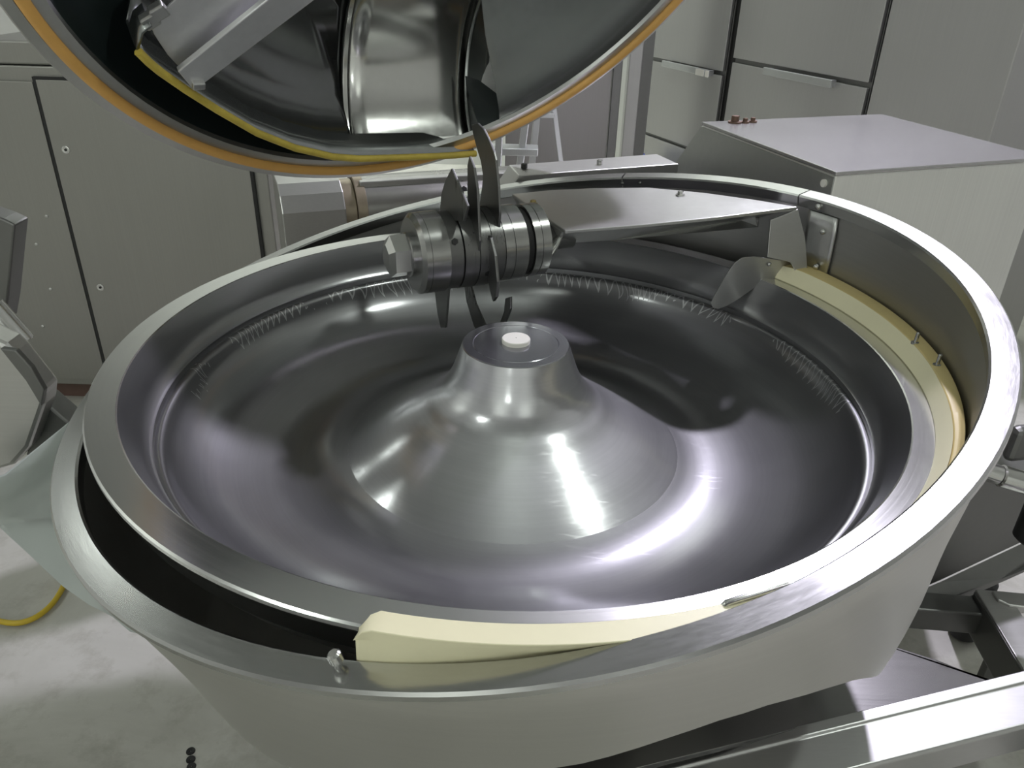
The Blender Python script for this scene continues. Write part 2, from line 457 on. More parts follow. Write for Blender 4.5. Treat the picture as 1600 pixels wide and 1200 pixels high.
# the rim is bolted on in two lengths
def phi_at(x, r, d, a0=60, a1=0):
    """ring angle at which the circle (r, d) crosses image column x"""
    return min((math.radians(a0+(a1-a0)*i/600) for i in range(601)), key=lambda a: abs(pj(rp(a, r, d))[0]-x))
pa, pb = phi_at(975, .70, 0, 100, 30), phi_at(1258, .70, 0)
prim = [(RI-.001, -.024), (RI-.004, -.022), (RI-.004, -.003), (RI-.001, 0), (RO-.003, 0), (RO, -.003), (RO, -.010), (RO-.012, -.014)]
g = .0022
obj('rim_segment', MB().lathe(prim, RC, RN, 150, pa+g, pb+2*math.pi-g, RU, True), 'ringrim', trough, 28)
obj('rim_segment', MB().lathe(prim, RC, RN, 30, pb+g, pa-g, RU, True), 'ringrim', trough, 28)
def lerp(x, pts):
    if x <= pts[0][0]: return pts[0][1]
    for (a, b), (c, d) in zip(pts, pts[1:]):
        if x <= c: return b+(d-b)*(x-a)/(c-a)
    return pts[-1][1]
shp = [(0, .707), (.014, .706), (.05, .703), (.1, .694), (.15, .684), (.2, .675), (.25, .668), (.3, .661), (.35, .651), (.42, .632)]
def bottom(phi):
    a = math.degrees(phi) % 360
    return lerp(a, [(0, .42), (200, .42), (240, .30), (262, .19), (275, .18), (282, .165), (287, .162), (293, .178), (301, .226), (306, .266), (314, .36), (322, .42), (360, .42)])
angs = [2*math.pi*i/144 for i in range(144)]
rows = []
for k in range(15):
    t = k/14
    rows.append([rp(a, lerp(.012+(bottom(a)-.012)*t, shp), -(.012+(bottom(a)-.012)*t)) for a in angs])
sh = MB().quadgrid(rows, True)
rows2 = [[rp(a, lerp(bottom(a), shp)-.006, -bottom(a)) for a in angs], [rp(a, .35, -bottom(a)-.12) for a in angs]]
sh.quadgrid([rows[-1], rows2[0]], True)
obj('trough_shell', sh, 'shell', trough, 50)
wall = []
wr = [(.0, .684), (.2, .676), (.45, .64)]
for k in range(9):
    wall.append([rp(a, lerp((bottom(a)-.01)*k/8, shp)-.021, -(bottom(a)-.01)*k/8-.002) for a in angs])
wall.append([rp(a, .5, -bottom(a)-.07) for a in angs]); wall.append([rp(a, .30, -bottom(a)-.11) for a in angs])
obj('trough_wall', MB().quadgrid(wall, True, True), 'inner', trough, 50)
def wall_r(phi, z):
    """inner wall point of the trough at ring angle phi and world height z"""
    top = rp(phi, RI, 0); d = (top.z-z)/RN.z
    return rp(phi, lerp(max(d, 0), shp)-.022, -max(d, 0))
# riveted wall plate
p0, p1 = phi_at(1304, lerp(.08, shp)-.021, -.08), phi_at(1260, lerp(.08, shp)-.021, -.08)
rr = [[rp(p0+(p1-p0)*i/8, lerp(d, shp)-.025, -d) for i in range(9)] for d in (.024, .06, .10, .14)]
wp = obj('wall_plate', MB().quadgrid(rr), 'cast', trough, 60, solid=.004)
for px, py, d in ((1287, 353, .055), (1285, 418, .125), (1272, 318, .012)):
    ph = rphi(px, 330 if py > 330 else py)
    ph = p0+(p1-p0)*(.38 if px > 1280 else .68)
    c = rp(ph, lerp(d, shp)-.028 if d > .02 else .6805, -d); nrm = -(RU*math.cos(ph)+RV*math.sin(ph))
    obj('bolt', MB().dome(c, nrm, .006, .007), 'polish', wp, 40)
for px in (962, 988):
    ph = rphi(px, 290)
    obj('bolt', MB().dome(rp(ph, RI-.004, -.013), -(RU*math.cos(ph)+RV*math.sin(ph)), .004, .003), 'dark', trough, 40)
# cream plastic scrapers between bowl rim and trough wall
def az(p): return math.atan2(p.y, p.x)
def scraper(name, phis, sec, mat, label, par=trough):
    rows = []
    for i, ph in enumerate(phis):
        t = i/(len(phis)-1)
        rows.append([p for p in sec(ph, t)])
    m = MB().quadgrid(rows, True)
    m.poly(rows[0]); m.poly(rows[-1])
    return obj(name, m, mat, par, 40, bevel=.004, label=label)
def pol(a, r, z): return Vector((r*math.cos(a), r*math.sin(a), z))
def sec_right(ph, t):
    w_ = wall_r(ph, 1.02); a = az(w_); ro = math.hypot(w_.x, w_.y)-.003
    zt = 1.026+.006*min(1, t/.06)
    rg = .639+.010*max(0, (t-.6)/.4)
    return [pol(a, .629, 1.003), pol(a, .631, 1.012), pol(a, rg, zt), pol(a, rg, .985), pol(a, .648, .985)]
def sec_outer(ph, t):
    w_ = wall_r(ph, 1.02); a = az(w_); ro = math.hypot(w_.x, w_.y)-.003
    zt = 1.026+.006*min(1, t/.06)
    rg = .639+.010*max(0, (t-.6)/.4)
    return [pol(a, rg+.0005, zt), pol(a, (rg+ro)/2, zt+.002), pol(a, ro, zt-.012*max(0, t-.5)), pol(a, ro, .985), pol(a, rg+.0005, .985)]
fr0, fr1 = math.radians(33.5), rphi(1462, 760)
N = 40
scr1 = scraper('scraper', [fr0+(fr1-fr0)*i/N for i in range(N+1)], sec_right, 'plastic', 'long cream plastic scraper strip along the right of the bowl rim')
scr1b = scraper('scraper_back', [fr0+(fr1-fr0)*i/N for i in range(N+1)], sec_outer, 'plastic_shaded', 'outer strip of the right-hand scraper, shading in its colour')
fr2 = rphi(1330, 870)
def sec_right2(ph, t):
    w_ = wall_r(ph, 1.0); a = az(w_); ro = math.hypot(w_.x, w_.y)-.003
    return [pol(a, .637, 1.003), pol(a, .640, 1.010), pol(a, min(.660, ro-.008), 1.022), pol(a, ro, 1.022), pol(a, ro, .985), pol(a, .648, .985)]
scr2 = scraper('scraper', [fr1-.006+(fr2-fr1+.006)*i/12 for i in range(13)], sec_right2, 'plastic', 'short yellow scraper piece at the lower right')
pl0, pl1 = rphi(556, 1030), rphi(1260, 905)
def sec_front(ph, t):
    w_ = wall_r(ph, .98); a = az(w_); ro = math.hypot(w_.x, w_.y)-.003
    e = min(1, t/.03); e2 = .5+.5*e
    zt = 1.002+.018*e
    return [pol(a, .634+.012*(1-e), 1.003), pol(a, .636+.012*(1-e), zt), pol(a, .662, zt-.001), pol(a, ro-.002, 1.000), pol(a, ro, .975), pol(a, ro, .940), pol(a, .648, .940)]
scr3 = scraper('scraper', [pl0+(pl1-pl0)*i/44 for i in range(45)], sec_front, 'plastic', 'cream plastic scraper with a rounded end at the front')
def on_scr(px, py, z): return onz(px, py, z)
for px, py in ((1429, 537), (1463, 572)):
    b_ = on_scr(px, py, 1.031)
    obj('scraper_pin', MB().cyl(b_-Vector((0, 0, .006)), b_+Vector((.001, 0, .020)), .003, 10, cham=.001).lathe([(.001, 0), (.006, .0), (.006, .003), (.001, .004)], b_, (0, 0, 1), 12), 'polish', scr1b, 40)
wc = [onz(1127, 964, 1.0), onz(1128, 952, 1.014), onz(1134, 946, 1.018), onz(1145, 942, 1.019), onz(1185, 930, 1.02), onz(1230, 916, 1.02)]
obj('wire_clip', MB().tube([p+Vector((0, 0, .003)) for p in wc], .0035, 8), 'polish', trough, 60)
st = onz(527, 1025, .985)
obj('stud', MB().cyl(st-Vector((0, 0, .03)), st, .004, 12, cham=.001).cyl(st-Vector((0, 0, .008)), st+Vector((-.004, 0, .004)), .007, 12, cham=.002), 'polish', trough, 40)

# ------------------------------------------------------------------ knife shaft arm
A = Vector((.902, .431, 0)).normalized()
H = Vector((A.y, -A.x, 0))
ZZ = Vector((0, 0, 1))
K0 = Vector((-.22, .24, 1.066))
q1 = onr(1246, 323, -.006); q2 = onr(1014, 292, -.006); q3 = onz(883, 360, 1.105)
pn = (q2-q1).cross(q3-q1).normalized()
def onarm(px, py, d=0): return onp(px, py, q1+ZZ*d, pn)
arm = thing('shaft_arm', 'flat stainless arm cover holding the knife shaft, fixed to the trough wall at the back', 'machine part', (.3, .42, 1.0))
top = [onarm(*q) for q in ((883, 360), (1000, 351), (1120, 339), (1246, 323), (1180, 312), (1100, 301), (1014, 293), (923, 294), (860, 297), (800, 303))]
obj('cover_plate', MB().prism(top, (0, 0, -.007)), 'cast', arm, 0, bevel=.0015)
back = Vector((-A.y, A.x, 0))
low = []
for i, p in enumerate(top):
    d = Vector((0, 0, -.062)) if i not in (2, 3, 4) else Vector((0, 0, -.05))
    if i < 4: d += back*.10
    else: d += -back*.02
    if i in (0, 9): d += A*.03
    low.append(p+d)
obj('arm_body', MB().hull([p-ZZ*.007+(-back*.006 if i > 4 else back*.012) for i, p in enumerate(top)], low), 'cast', arm, 0, bevel=.002)
for px, py, mt in ((833, 319, 'brass'), (1063, 305, 'polish')):
    c = onarm(px, py)
    b_ = obj('bolt', MB().cyl(c, c+ZZ*.009, .0065, 6, cham=.001), mt, arm, 0, label='brass bolt' if mt == 'brass' else None)
    obj('washer', MB().cyl(c, c+ZZ*.002, .010, 20), mt, b_, 30)
def onpl(px, py, off=0, tilt=.12): return onp(px, py, q1+off*Vector((.0, -1, 0)), (-.25, 1, tilt))
gus = [onpl(*q, 0, -.22) for q in ((1204, 344), (1247, 327), (1258, 372), (1262, 424), (1246, 430), (1235, 410), (1199, 402))]
obj('gusset', MB().prism(gus, (0, .006, 0)), 'sheet2', arm, 0, bevel=.001)
plo = [(1249, 428), (1235, 408), (1200, 404), (1178, 401), (1159, 403), (1148, 411), (1139, 423), (1127, 444), (1115, 464), (1111, 474), (1114, 481), (1122, 483), (1136, 478), (1156, 466), (1180, 449), (1200, 437), (1220, 440), (1242, 441)]
pp = obj('plough_plate', MB().prism([onpl(*q, .010) for q in plo], (0, .004, 0)), 'sheet2', arm, 0, bevel=.001)
for px, py in ((1202, 413), (1235, 428)):
    obj('screw', MB().dome(onpl(px, py, .012), (.2, -1, -.1), .0045, .004), 'polish', pp, 40)
# twisted deflector beside the shaft seal
e0, e1 = K0+A*.284, K0+A*.322
rows = []
for i in range(9):
    t = i/8; c = e0.lerp(e1, t); an = -.5+1.0*t
    d = H*math.cos(an)+ZZ*math.sin(an)
    rows.append([c+d*.024, c+d*(.060-.012*t)])
obj('deflector', MB().quadgrid(rows), 'polish', arm, 80, solid=.005)
obj('shaft_sleeve', MB().cyl(K0+A*.275, K0+A*.36, .026, 40), 'dark', arm, 40)

# ------------------------------------------------------------------ knife head
kh = thing('knife_head', 'horizontal shaft head with stacked steel collars, sickle knives and a hexagonal nut', 'machine part', K0+A*.12-ZZ*.076)
def ring(name, prof, mat, seg=72, par=None, label=None):
    return obj(name, MB().lathe(prof, K0, A, seg), mat, par or kh, 30, label=label)
hexp = MB()
ang = [math.pi/6+math.pi/3*i for i in range(6)]
def hx(r, t): return [K0+A*t+(H*math.cos(a)+ZZ*math.sin(a))*r for a in ang]
hexp.quadgrid([hx(.001, -.030), hx(.024, -.030), hx(.041, -.021), hx(.041, .010), hx(.001, .010)], True)
obj('hex_nut', hexp, 'polish', kh, 20)
ring('washer', [(.01, .009), (.040, .009), (.042, .011), (.042, .020), (.01, .020)], 'headsteel', 48)
ring('end_collar', [(.02, .019), (.068, .019), (.0765, .026), (.0765, .0365), (.02, .0365)], 'headsteel')
ring('collar', [(.02, .037), (.0768, .0372), (.0768, .072), (.02, .0725)], 'headsteel')
ring('knife_collar', [(.02, .0728), (.074, .073), (.074, .098), (.072, .10), (.02, .10)], 'dark')
ring('knife_collar', [(.02, .1005), (.0755, .101), (.0755, .1295), (.02, .13)], 'blade')
ring('knife_collar', [(.02, .1305), (.0757, .131), (.0757, .156), (.02, .1565)], 'blade')
ring('knife_collar', [(.02, .157), (.0757, .1575), (.0757, .182), (.02, .183)], 'blade')
ring('collar', [(.02, .1835), (.0745, .184), (.0745, .203), (.02, .2035)], 'headsteel')
ring('collar', [(.02, .2037), (.0745, .2042), (.0740, .232), (.02, .2325)], 'headsteel')
ring('seal_groove', [(.02, .2325), (.066, .2328), (.066, .247), (.02, .2472)], 'black')
ring('seal_collar', [(.02, .2475), (.072, .248), (.072, .262), (.0705, .2625), (.0705, .2635), (.072, .264), (.072, .282), (.02, .2825)], 'headsteel')
for t, an in ((.083, 30), (.148, -25)):
    d = H*math.cos(math.radians(an))+ZZ*math.sin(math.radians(an))
    obj('set_screw', MB().cyl(K0+A*t+d*.070, K0+A*t+d*.0765, .0065, 6), 'black', kh, 0)
def onk(px, py, t): return onp(px, py, K0+A*t, A)
def knife(pix, t, th=.005, mat='blade', hub=True):
    """sickle plate standing in the plane square to the shaft"""
    pts = [onk(x, y, t) for x, y in pix]
    c = K0+A*t
    m = MB().prism([p-A*th/2 for p in pts], A*th)
    return obj('knife', m, mat, kh, 0, bevel=.0012)
kA = [(738, 195), (747, 192), (757, 202), (765, 218), (773, 238), (776, 250), (780, 290), (782, 332), (780, 360), (786, 390), (770, 408), (748, 396), (744, 360), (751, 318), (755, 290), (756, 273), (753, 253), (747, 233), (741, 210)]
knife(kA, .176)
kB = [(735, 244), (742, 262), (747, 296), (749, 340), (751, 376), (748, 400), (738, 412), (728, 400), (724, 380), (730, 350), (733, 330), (732, 300), (732, 258)]
knife(kB, .128)
kB2 = [(751, 368), (757, 392), (762, 424), (767, 452), (772, 471), (777, 464), (779, 440), (775, 400), (768, 372), (758, 360)]
knife(kB2, .152, .006)
kC = [(707, 263), (697, 283), (691, 303), (689, 328), (700, 345), (726, 345), (732, 322), (723, 300), (715, 282)]
knife(kC, .098)
c0 = .176
kD = [(735, 440), (744, 474), (757, 503), (765, 520), (782, 505), (789, 486), (791, 466), (799, 463), (799, 482), (790, 506), (775, 530), (757, 536), (742, 510), (730, 470), (726, 440)]
knife(kD, c0)
kE = [(679, 440), (682, 465), (685, 490), (690, 512), (697, 512), (700, 480), (703, 440)]
knife(kE, .098)

# ------------------------------------------------------------------ lid (half disc, tilted open above the back of the bowl)
LC = Vector((-.123, .366, 1.678))
LN = Vector((.44368, -.67032, -.59482)).normalized()
LU = Vector((.83389, .55194, 0)).normalized()
LV = LN.cross(LU)
if LV.z < 0: LV = -LV
def lp(u, v, d=0): return LC+LU*u+LV*v-LN*d
def lpx(px, py, d=0): return onp(px, py, LC-LN*d, LN)
def luv(px, py, d=0):
    p = lpx(px, py, d)-LC; return p.dot(LU), p.dot(LV)
VCUT = -.04
lid = thing('lid', 'open stainless half-round lid with an orange gasket, tilted up above the back of the bowl', 'lid', lp(0, -.72, .05))
def cut(mb, planes):
    bm = bmesh.new()
    vs = [bm.verts.new(p) for p in mb.v]
    for f in mb.f:
        try: bm.faces.new([vs[i] for i in f])
        except ValueError: pass
    bmesh.ops.remove_doubles(bm, verts=bm.verts, dist=2e-5)
    for co, no in planes:      # keeps the side the normal points away from
        bmesh.ops.bisect_plane(bm, geom=bm.verts[:]+bm.edges[:]+bm.faces[:], plane_co=co, plane_no=no, clear_outer=True)
    out = MB(); bm.verts.index_update()
    out.v = [v.co.copy() for v in bm.verts]; out.f = [[v.index for v in f.verts] for f in bm.faces]
    bm.free(); return out
CH = (lp(0, VCUT), LV)
def lid_lathe(prof, seg=128):      # prof: (radius, depth into the lid)
    return MB().lathe([(r, -d) for r, d in prof], LC, LN, seg, u=LU)
obj('lid_flange', cut(lid_lathe([(.668, .012), (.671, .002), (.690, .001), (.692, .006), (.710, .006), (.712, .001), (.730, .003), (.734, .010), (.730, .03), (.70, .10), (.64, .22), (.5, .31), (.25, .35), (.001, .36)]), [CH]), 'cast', lid, 40)
gk = [luv_ for luv_ in []]
a0, a1 = math.pi+math.asin(.04/.70)*1.0, 2*math.pi-math.asin(.04/.70)
path = [lp(.7*math.cos(a0+(a1-a0)*i/110), .7*math.sin(a0+(a1-a0)*i/110), -.001) for i in range(111)]
# LU x LV orientation: angles from pi to two pi run along the lower half
obj('gasket', MB().tube(path, .0105, 12), 'gasket', lid, 70, label='orange rubber gasket along the round edge of the lid')
# dark deep cavity on the left, pale shallow dish on the right
ub = luv(772, 150, .05)[0]
cav = [(.668, .012), (.664, .04), (.64, .12), (.56, .21), (.42, .27), (.2, .30), (.001, .305)]
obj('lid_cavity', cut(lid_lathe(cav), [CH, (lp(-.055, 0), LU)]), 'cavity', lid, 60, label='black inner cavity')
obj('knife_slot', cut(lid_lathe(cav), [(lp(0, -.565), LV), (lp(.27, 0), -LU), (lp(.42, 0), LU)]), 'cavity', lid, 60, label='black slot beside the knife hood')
dish = [(.668, .010), (.655, .014), (.64, .020), (.60, .045), (.5, .115), (.4, .165), (.3, .20), (.1, .23), (.001, .235)]
e0_, e1_, e2_ = lpx(777, 190, .015), lpx(763, 125, .075), lpx(757, 20, .13)
dno = (e1_-e0_).cross(e2_-e0_).normalized()
if dno.dot(LU) > 0: dno = -dno
obj('lid_dish', cut(lid_lathe(dish), [CH, (e1_, dno)]), 'lid', lid, 60)
# baffle with yellow sealing edge
bpx = [(215, 78), (232, 95), (250, 110), (290, 138), (340, 170), (400, 205), (460, 229), (520, 243), (560, 246), (600, 245), (660, 243), (705, 241), (742, 238)]
bd = -.020
buv = [luv(x, y, bd) for x, y in bpx]
cu, cv = luv(470, -60, .1)
def toward(p, k): return (p[0]+(cu-p[0])*k, p[1]+(cv-p[1])*k)
rowsb = [[lp(*p, bd) for p in buv], [lp(*p, .05) for p in buv], [lp(*toward(p, .10), .13) for p in buv], [lp(*toward(p, .25), .18) for p in buv], [lp(*toward(p, .55), .21) for p in buv], [lp(*toward(p, .98), .22) for p in buv]]
obj('baffle', MB().quadgrid(rowsb[:2]), 'lid', lid, 70, solid=.004)
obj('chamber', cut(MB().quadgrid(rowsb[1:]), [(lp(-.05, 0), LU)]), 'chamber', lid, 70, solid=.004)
obj('baffle_seal', MB().tube([lp(*p, bd-.004) for p in buv], .0078, 8), 'seal', lid, 70, label='stained yellow seal along the baffle edge')
t0 = [lpx(215, 78, bd), lpx(222, 52, bd), lpx(236, 40, bd)]
obj('baffle_end', MB().quadgrid([[p for p in t0], [p-LN*.05 for p in t0]]), 'lid', lid, 40, solid=.005)
# knife hood: concave half cylinder with a raised right-hand flange
def hood(name, u0, u1, r, vc, dc, par, mat, b0=-20, b1=200, lip=0):
    rows = []
    for k in range(29):
        b = math.radians(b0+(b1-b0)*k/28)
        rows.append([lp(u0+(u1-u0)*j/6+.19*r*math.sin(b), vc-r*math.cos(b), dc+r*math.sin(b)) for j in range(7)])
    return obj(name, MB().quadgrid(rows), mat, par, 60, solid=.004)
uh0, uh1 = -.062, .275
vb = luv(640, 243, -.012)[1]
RH = .235
vc, dc = vb+RH*.98, -.005
hd = hood('knife_hood', uh0, uh1, RH, vc, dc, lid, 'polish', 5, 150)
hood('hood_flange', uh1-.022, uh1+.045, RH-.010, vc, dc, lid, 'lid', 2, 150)
hood('hood_flange', uh0-.006, uh0+.006, RH-.008, vc, dc, lid, 'polish', 2, 150)
for uu, nme in ((uh0-.002, 'hood_end'), ):
    pts = [lp(uu+.19*RH*math.sin(math.radians(b)), vc-(RH+.05)*math.cos(math.radians(b)), dc+(RH+.05)*math.sin(math.radians(b))) for b in range(20, 150, 6)]
    pts2 = [lp(uu+.19*RH*math.sin(math.radians(b)), vc-RH*math.cos(math.radians(b)), dc+RH*math.sin(math.radians(b))) for b in range(20, 150, 6)]
    obj(nme, MB().quadgrid([pts, pts2]), 'lid', lid, 40, solid=.003)
# brace bar and hinged flap in front of the left chamber
bar = [lpx(278, 112, -.03), lpx(430, -10, -.03), lpx(505, -10, -.03), lpx(312, 136, -.03), lpx(300, 138, -.03)]
obj('brace_bar', MB().prism(bar, LN*-.012), 'bar', lid, 0, bevel=.002)
flap = [lpx(*q, .0) for q in ((236, 42), (265, 8), (290, -14), (420, -14), (300, 120), (289, 113), (275, 100), (262, 86), (250, 68), (241, 54))]
fl = obj('flap', MB().prism(flap, LN*-.004), 'bar', lid, 0, bevel=.001)
for q in ((234, 31), (248, 17)):
    c = lpx(*q, -.005)
    obj('hinge_knuckle', MB().box(c, LU*.022+LV*.016, LV*.020-LU*.014, LN*.016), 'cast', fl, 0, bevel=.003)
ft = lpx(309, 133, -.03)
obj('bar_foot', MB().box(ft+LV*.004, LU*.022, LV*.014, LN*.02), 'cast', lid, 0, bevel=.002)

# ------------------------------------------------------------------ lid hinge shaft behind the trough
hs = thing('hinge_shaft', 'thick horizontal steel tube with a rusty collar and clamp block, left behind the trough', 'shaft', (-.5, .95, .8))
HP = Vector((-.50, .98, .925)); HD = Vector((.93, .36, 0)).normalized(); HB = Vector((-HD.y, HD.x, 0))
obj('tube', MB().cyl(HP+HD*.06, HP+HD*.9, .098, 48), 'tubem', hs, 40)
obj('collar', MB().cyl(HP+HD*.035, HP+HD*.062, .101, 48, cham=.002), 'collar', hs, 40, label='rusty collar')
obj('collar', MB().cyl(HP+HD*.0, HP+HD*.034, .092, 48, cham=.002), 'collar', hs, 40, label='rusty collar')
octo = []
for yy, zz in ((-.11, -.10), (-.11, .035), (-.07, .085), (.10, .100), (.10, -.10)):
    octo.append(HP-HB*-yy+ZZ*zz)
octo = [HP+HB*yy+ZZ*zz for yy, zz in ((-.11, -.12), (-.11, .040), (-.085, .080), (-.04, .100), (.10, .100), (.10, -.12))]
obj('clamp_block', MB().prism([p-HD*.165 for p in octo], HD*.165), 'sheet2', hs, 0, bevel=.003)
obj('stand', MB().prism([p-HD*.14 for p in [HP+HB*yy+ZZ*zz for yy, zz in ((-.09, -.925), (-.09, -.11), (.09, -.11), (.09, -.925))]], HD*.12), 'dark', hs, 0)
# sloping stiffener on top of the tube
s_ = [lpx(535, 284, .06), lpx(640, 268, .06), lpx(745, 250, .06)]
obj('stiffener', MB().box(HP+HD*.40+ZZ*.085+HB*-.03, HD*.70, HB*.05, ZZ*.02), 'sheet2', hs, 0, bevel=.003)
obj('bolt', MB().cyl(HP+HD*.33+ZZ*.06-HB*.085, HP+HD*.33+ZZ*.068-HB*.10, .010, 6), 'black', hs, 0)

# ------------------------------------------------------------------ beam cover behind the trough
bz = 1.098
bc = thing('beam_cover', 'narrow pale steel beam cover with two bolts behind the trough rim', 'machine part', (.2, .85, .7))
bt = [onz(*q, bz) for q in ((822, 281), (806, 264), (1040, 246), (1075, 262))]
dirb = (bt[3]-bt[0]).normalized(); nb = Vector((-dirb.y, dirb.x, 0))
shift = nb*.045
bt = [p+shift for p in bt]
low = [p-ZZ*.30 for p in bt]
low[0] = low[0]-dirb*.03; low[1] = low[1]-dirb*.03
cham = [bt[0]-dirb*.028-ZZ*.035, bt[1]-dirb*.028-ZZ*.035]
obj('body', MB().hull(bt, [bt[0]-dirb*.03-ZZ*.04, bt[1]-dirb*.03-ZZ*.04, bt[2]-ZZ*.04, bt[3]-ZZ*.04]).hull([bt[0]-dirb*.03-ZZ*.04, bt[1]-dirb*.03-ZZ*.04, bt[2]-ZZ*.04, bt[3]-ZZ*.04], low), 'sheet2', bc, 0, bevel=.002)
for px, py, mt in ((819, 260, 'black'), (937, 254, 'polish')):
    c = onz(px, py+3, bz)
    obj('bolt', MB().cyl(c, c+ZZ*.012, .008, 6, cham=.001), mt, bc, 0, label='dark bolt' if mt == 'black' else 'bright bolt')

# ------------------------------------------------------------------ motor housing on the right
mz = 1.20
mA, mB, mC = onz(1307, 268, mz), onz(1098, 190, mz), onz(1378, 178, mz)
mD = mA+(mC-mB)*1.0
mh = thing('motor_housing', 'big boxy stainless housing with a flat top, right behind the trough', 'machine part', ((mA+mC)/2)*1.0-ZZ*(mz-.40))
ex = (mD-mA).normalized(); ey = (mB-mA).normalized()
obj('top_plate', MB().prism([mA-ex*.003-ey*.003, mD-ey*.003, mC, mB-ex*.003], (0, 0, -.008)), 'motortop', mh, 0, bevel=.002)
bA, bB, bC, bD = [p-ZZ*.008 for p in (mA, mB, mC, mD)]
lowz = .40
lo = [Vector((p.x, p.y, lowz)) for p in (bA, bB+ey*.75, bC+ey*.6, bD)]
obj('body', MB().hull([bA, bB, bC, bD], lo), 'motor', mh, 0, bevel=.004)
obj('side_panel', MB().prism([bA-ZZ*.004, bB-ZZ*.004, lo[1], lo[0]], -ex*.003), 'side', mh, 0)  # thin added plate that makes this side of the housing darker
for i, q in enumerate(((1148, 192), (1164, 192), (1176, 191))):
    c = onz(*q, mz); r = .013 if i == 0 else .008
    b_ = obj('bolt', MB().cyl(c, c+ZZ*(.018 if i == 0 else .012), r*.8, 6, cham=.001), 'rust', mh, 0, label='rusty bolt')
    obj('washer', MB().cyl(c, c+ZZ*.004, r*1.35, 16), 'rust', b_, 30)
ln = -ex
c = onp(1290, 286, mA, ln)
obj('cap', MB().cyl(c, c+ln*.007, .008, 20), 'white', mh, 30, label='pale round cap')

# ------------------------------------------------------------------ machine base
mb_ = thing('machine_base', 'heavy steel machine base under the trough with a grey side skirt', 'machine base', (0, .2, 0))
obj('pedestal', MB().lathe([(.001, .55), (.22, .55), (.26, .45), (.30, .05), (.30, 0), (.001, 0)], (.05, .25, 0), (0, 0, 1), 40), 'dark', mb_, 40)
sk = [(-70, 765, .72), (0, 822, .66), (50, 868, .66), (100, 915, .66), (140, 943, .69), (178, 962, .74), (205, 985, .81)]
lowp = [onz(*q) for q in sk]
upp = [onz(-70, 768, .82), onz(8, 742, .82)]+[rp(math.radians(a), .700, -.03) for a in (178, 183, 190, 199, 210)]
rows = []
for t in (0, .25, .5, .75, 1):
    rows.append([a.lerp(b, t)-Vector((0, 0, .03*math.sin(math.pi*t))) for a, b in zip(upp, lowp)])
rows.append([p+Vector((.10, .08, -.12)) for p in lowp])
obj('skirt', MB().quadgrid(rows), 'paint', mb_, 60, solid=.004, label='smooth grey side skirt')
gn = Vector((-.30, .95, 0)).normalized()
def ong(px, py, off=0): return onp(px, py, Vector((.95, .22, .5))+gn*off, gn)
obj('gearbox', MB().prism([ong(*q) for q in ((1430, 740), (1700, 740), (1700, 800), (1470, 908), (1430, 925))], gn*.16), 'dark', mb_, 0, bevel=.006)
obj('gearbox_foot', MB().hull([ong(*q, .002) for q in ((1430, 925), (1470, 908), (1700, 800), (1700, 830))], [ong(*q, -.03) for q in ((1420, 975), (1462, 944), (1562, 905), (1700, 850))]), 'dark', mb_, 0, bevel=.002)
fc = onz(1545, 912, .20)
obj('foot', MB().cyl((fc.x, fc.y+.02, 0), (fc.x, fc.y+.02, .20), .035, 24, cham=.01), 'black', mb_, 30)

# ------------------------------------------------------------------ drain pipe at the right edge
dp = thing('drain_pipe', 'short polished pipe with a coupling joint at the right edge beside the trough', 'pipe', (1.0, .38, .55))
d0, d1, d2 = ony(1500, 722, .10), ony(1560, 742, .09), ony(1660, 772, .07)
obj('pipe', MB().cyl(d0, d1, .019, 28), 'polish', dp, 40)
obj('coupling', MB().cyl(d1+(d2-d1)*.02, d2, .022, 28, cham=.003), 'polish', dp, 40)
b0 = ony(1612, 690, .13)
obj('bracket', MB().box(b0, (.10, .02, 0), (0, .03, 0), (0, 0, .075)), 'dark', dp, 0, bevel=.012)
mo = ony(1612, 815, .12)
obj('valve', MB().cyl(mo+Vector((.01, 0, -.05)), mo+Vector((.01, 0, .06)), .032, 28, cham=.01), 'black', dp, 30, label='black valve body')

# ------------------------------------------------------------------ step platform at the lower right
pz = .45
pf = thing('step_platform', 'low stainless step platform with a bright folded front edge, lower right below the trough', 'platform', (.5, -.2, pz-.25))
n0, n1 = onz(1640, 1041, pz+.05), onz(900, 1223, pz-.05)
dn = (n0-n1).normalized(); bn = Vector((-dn.y, dn.x, 0)).normalized()
r0 = onz(1464, 1031, pz); r1 = onz(1552, 1066, pz)
m0, m1 = onz(1640, 1041, pz), onz(900, 1223, pz)
dm = (m0-m1).normalized()
obj('deck', MB().prism([m1-dm*.2, m1+dm*((r1-m1).dot(dm)), r1, r0, r0-dm*.15+bn*.12, m1-dm*.2+bn*.25], (0, 0, -.012)), 'deck', pf, 0, bevel=.002)
pa_ = onz(1600, 1050, pz); pb_ = onz(1600, 1069, pz-.006); pc_ = onz(1600, 1133, pz-.02)
w1 = abs((pb_-pa_).dot(bn)); w2 = abs((pc_-pa_).dot(bn))
sec = [(0, .006), (-w1, .006), (-w1-.002, .002), (-w2, -.001), (-w2-.004, -.006), (-w2-.002, -.07), (0, -.07)]
st0, st1 = n1-dn*.2, n0+dn*.25
obj('front_beam', MB().prism([st0+bn*a+ZZ*b for a, b in sec], st1-st0), 'beam', pf, 0, bevel=.002)
for k in (.15, .9):
    p = st0.lerp(st1, k)-bn*.02
    obj('leg', MB().box((p.x, p.y, (p.z-.06)/2), Vector((dn.x, dn.y, 0))*.05, bn*.04, ZZ*(p.z-.06)), 'sheet', pf, 0, bevel=.003)

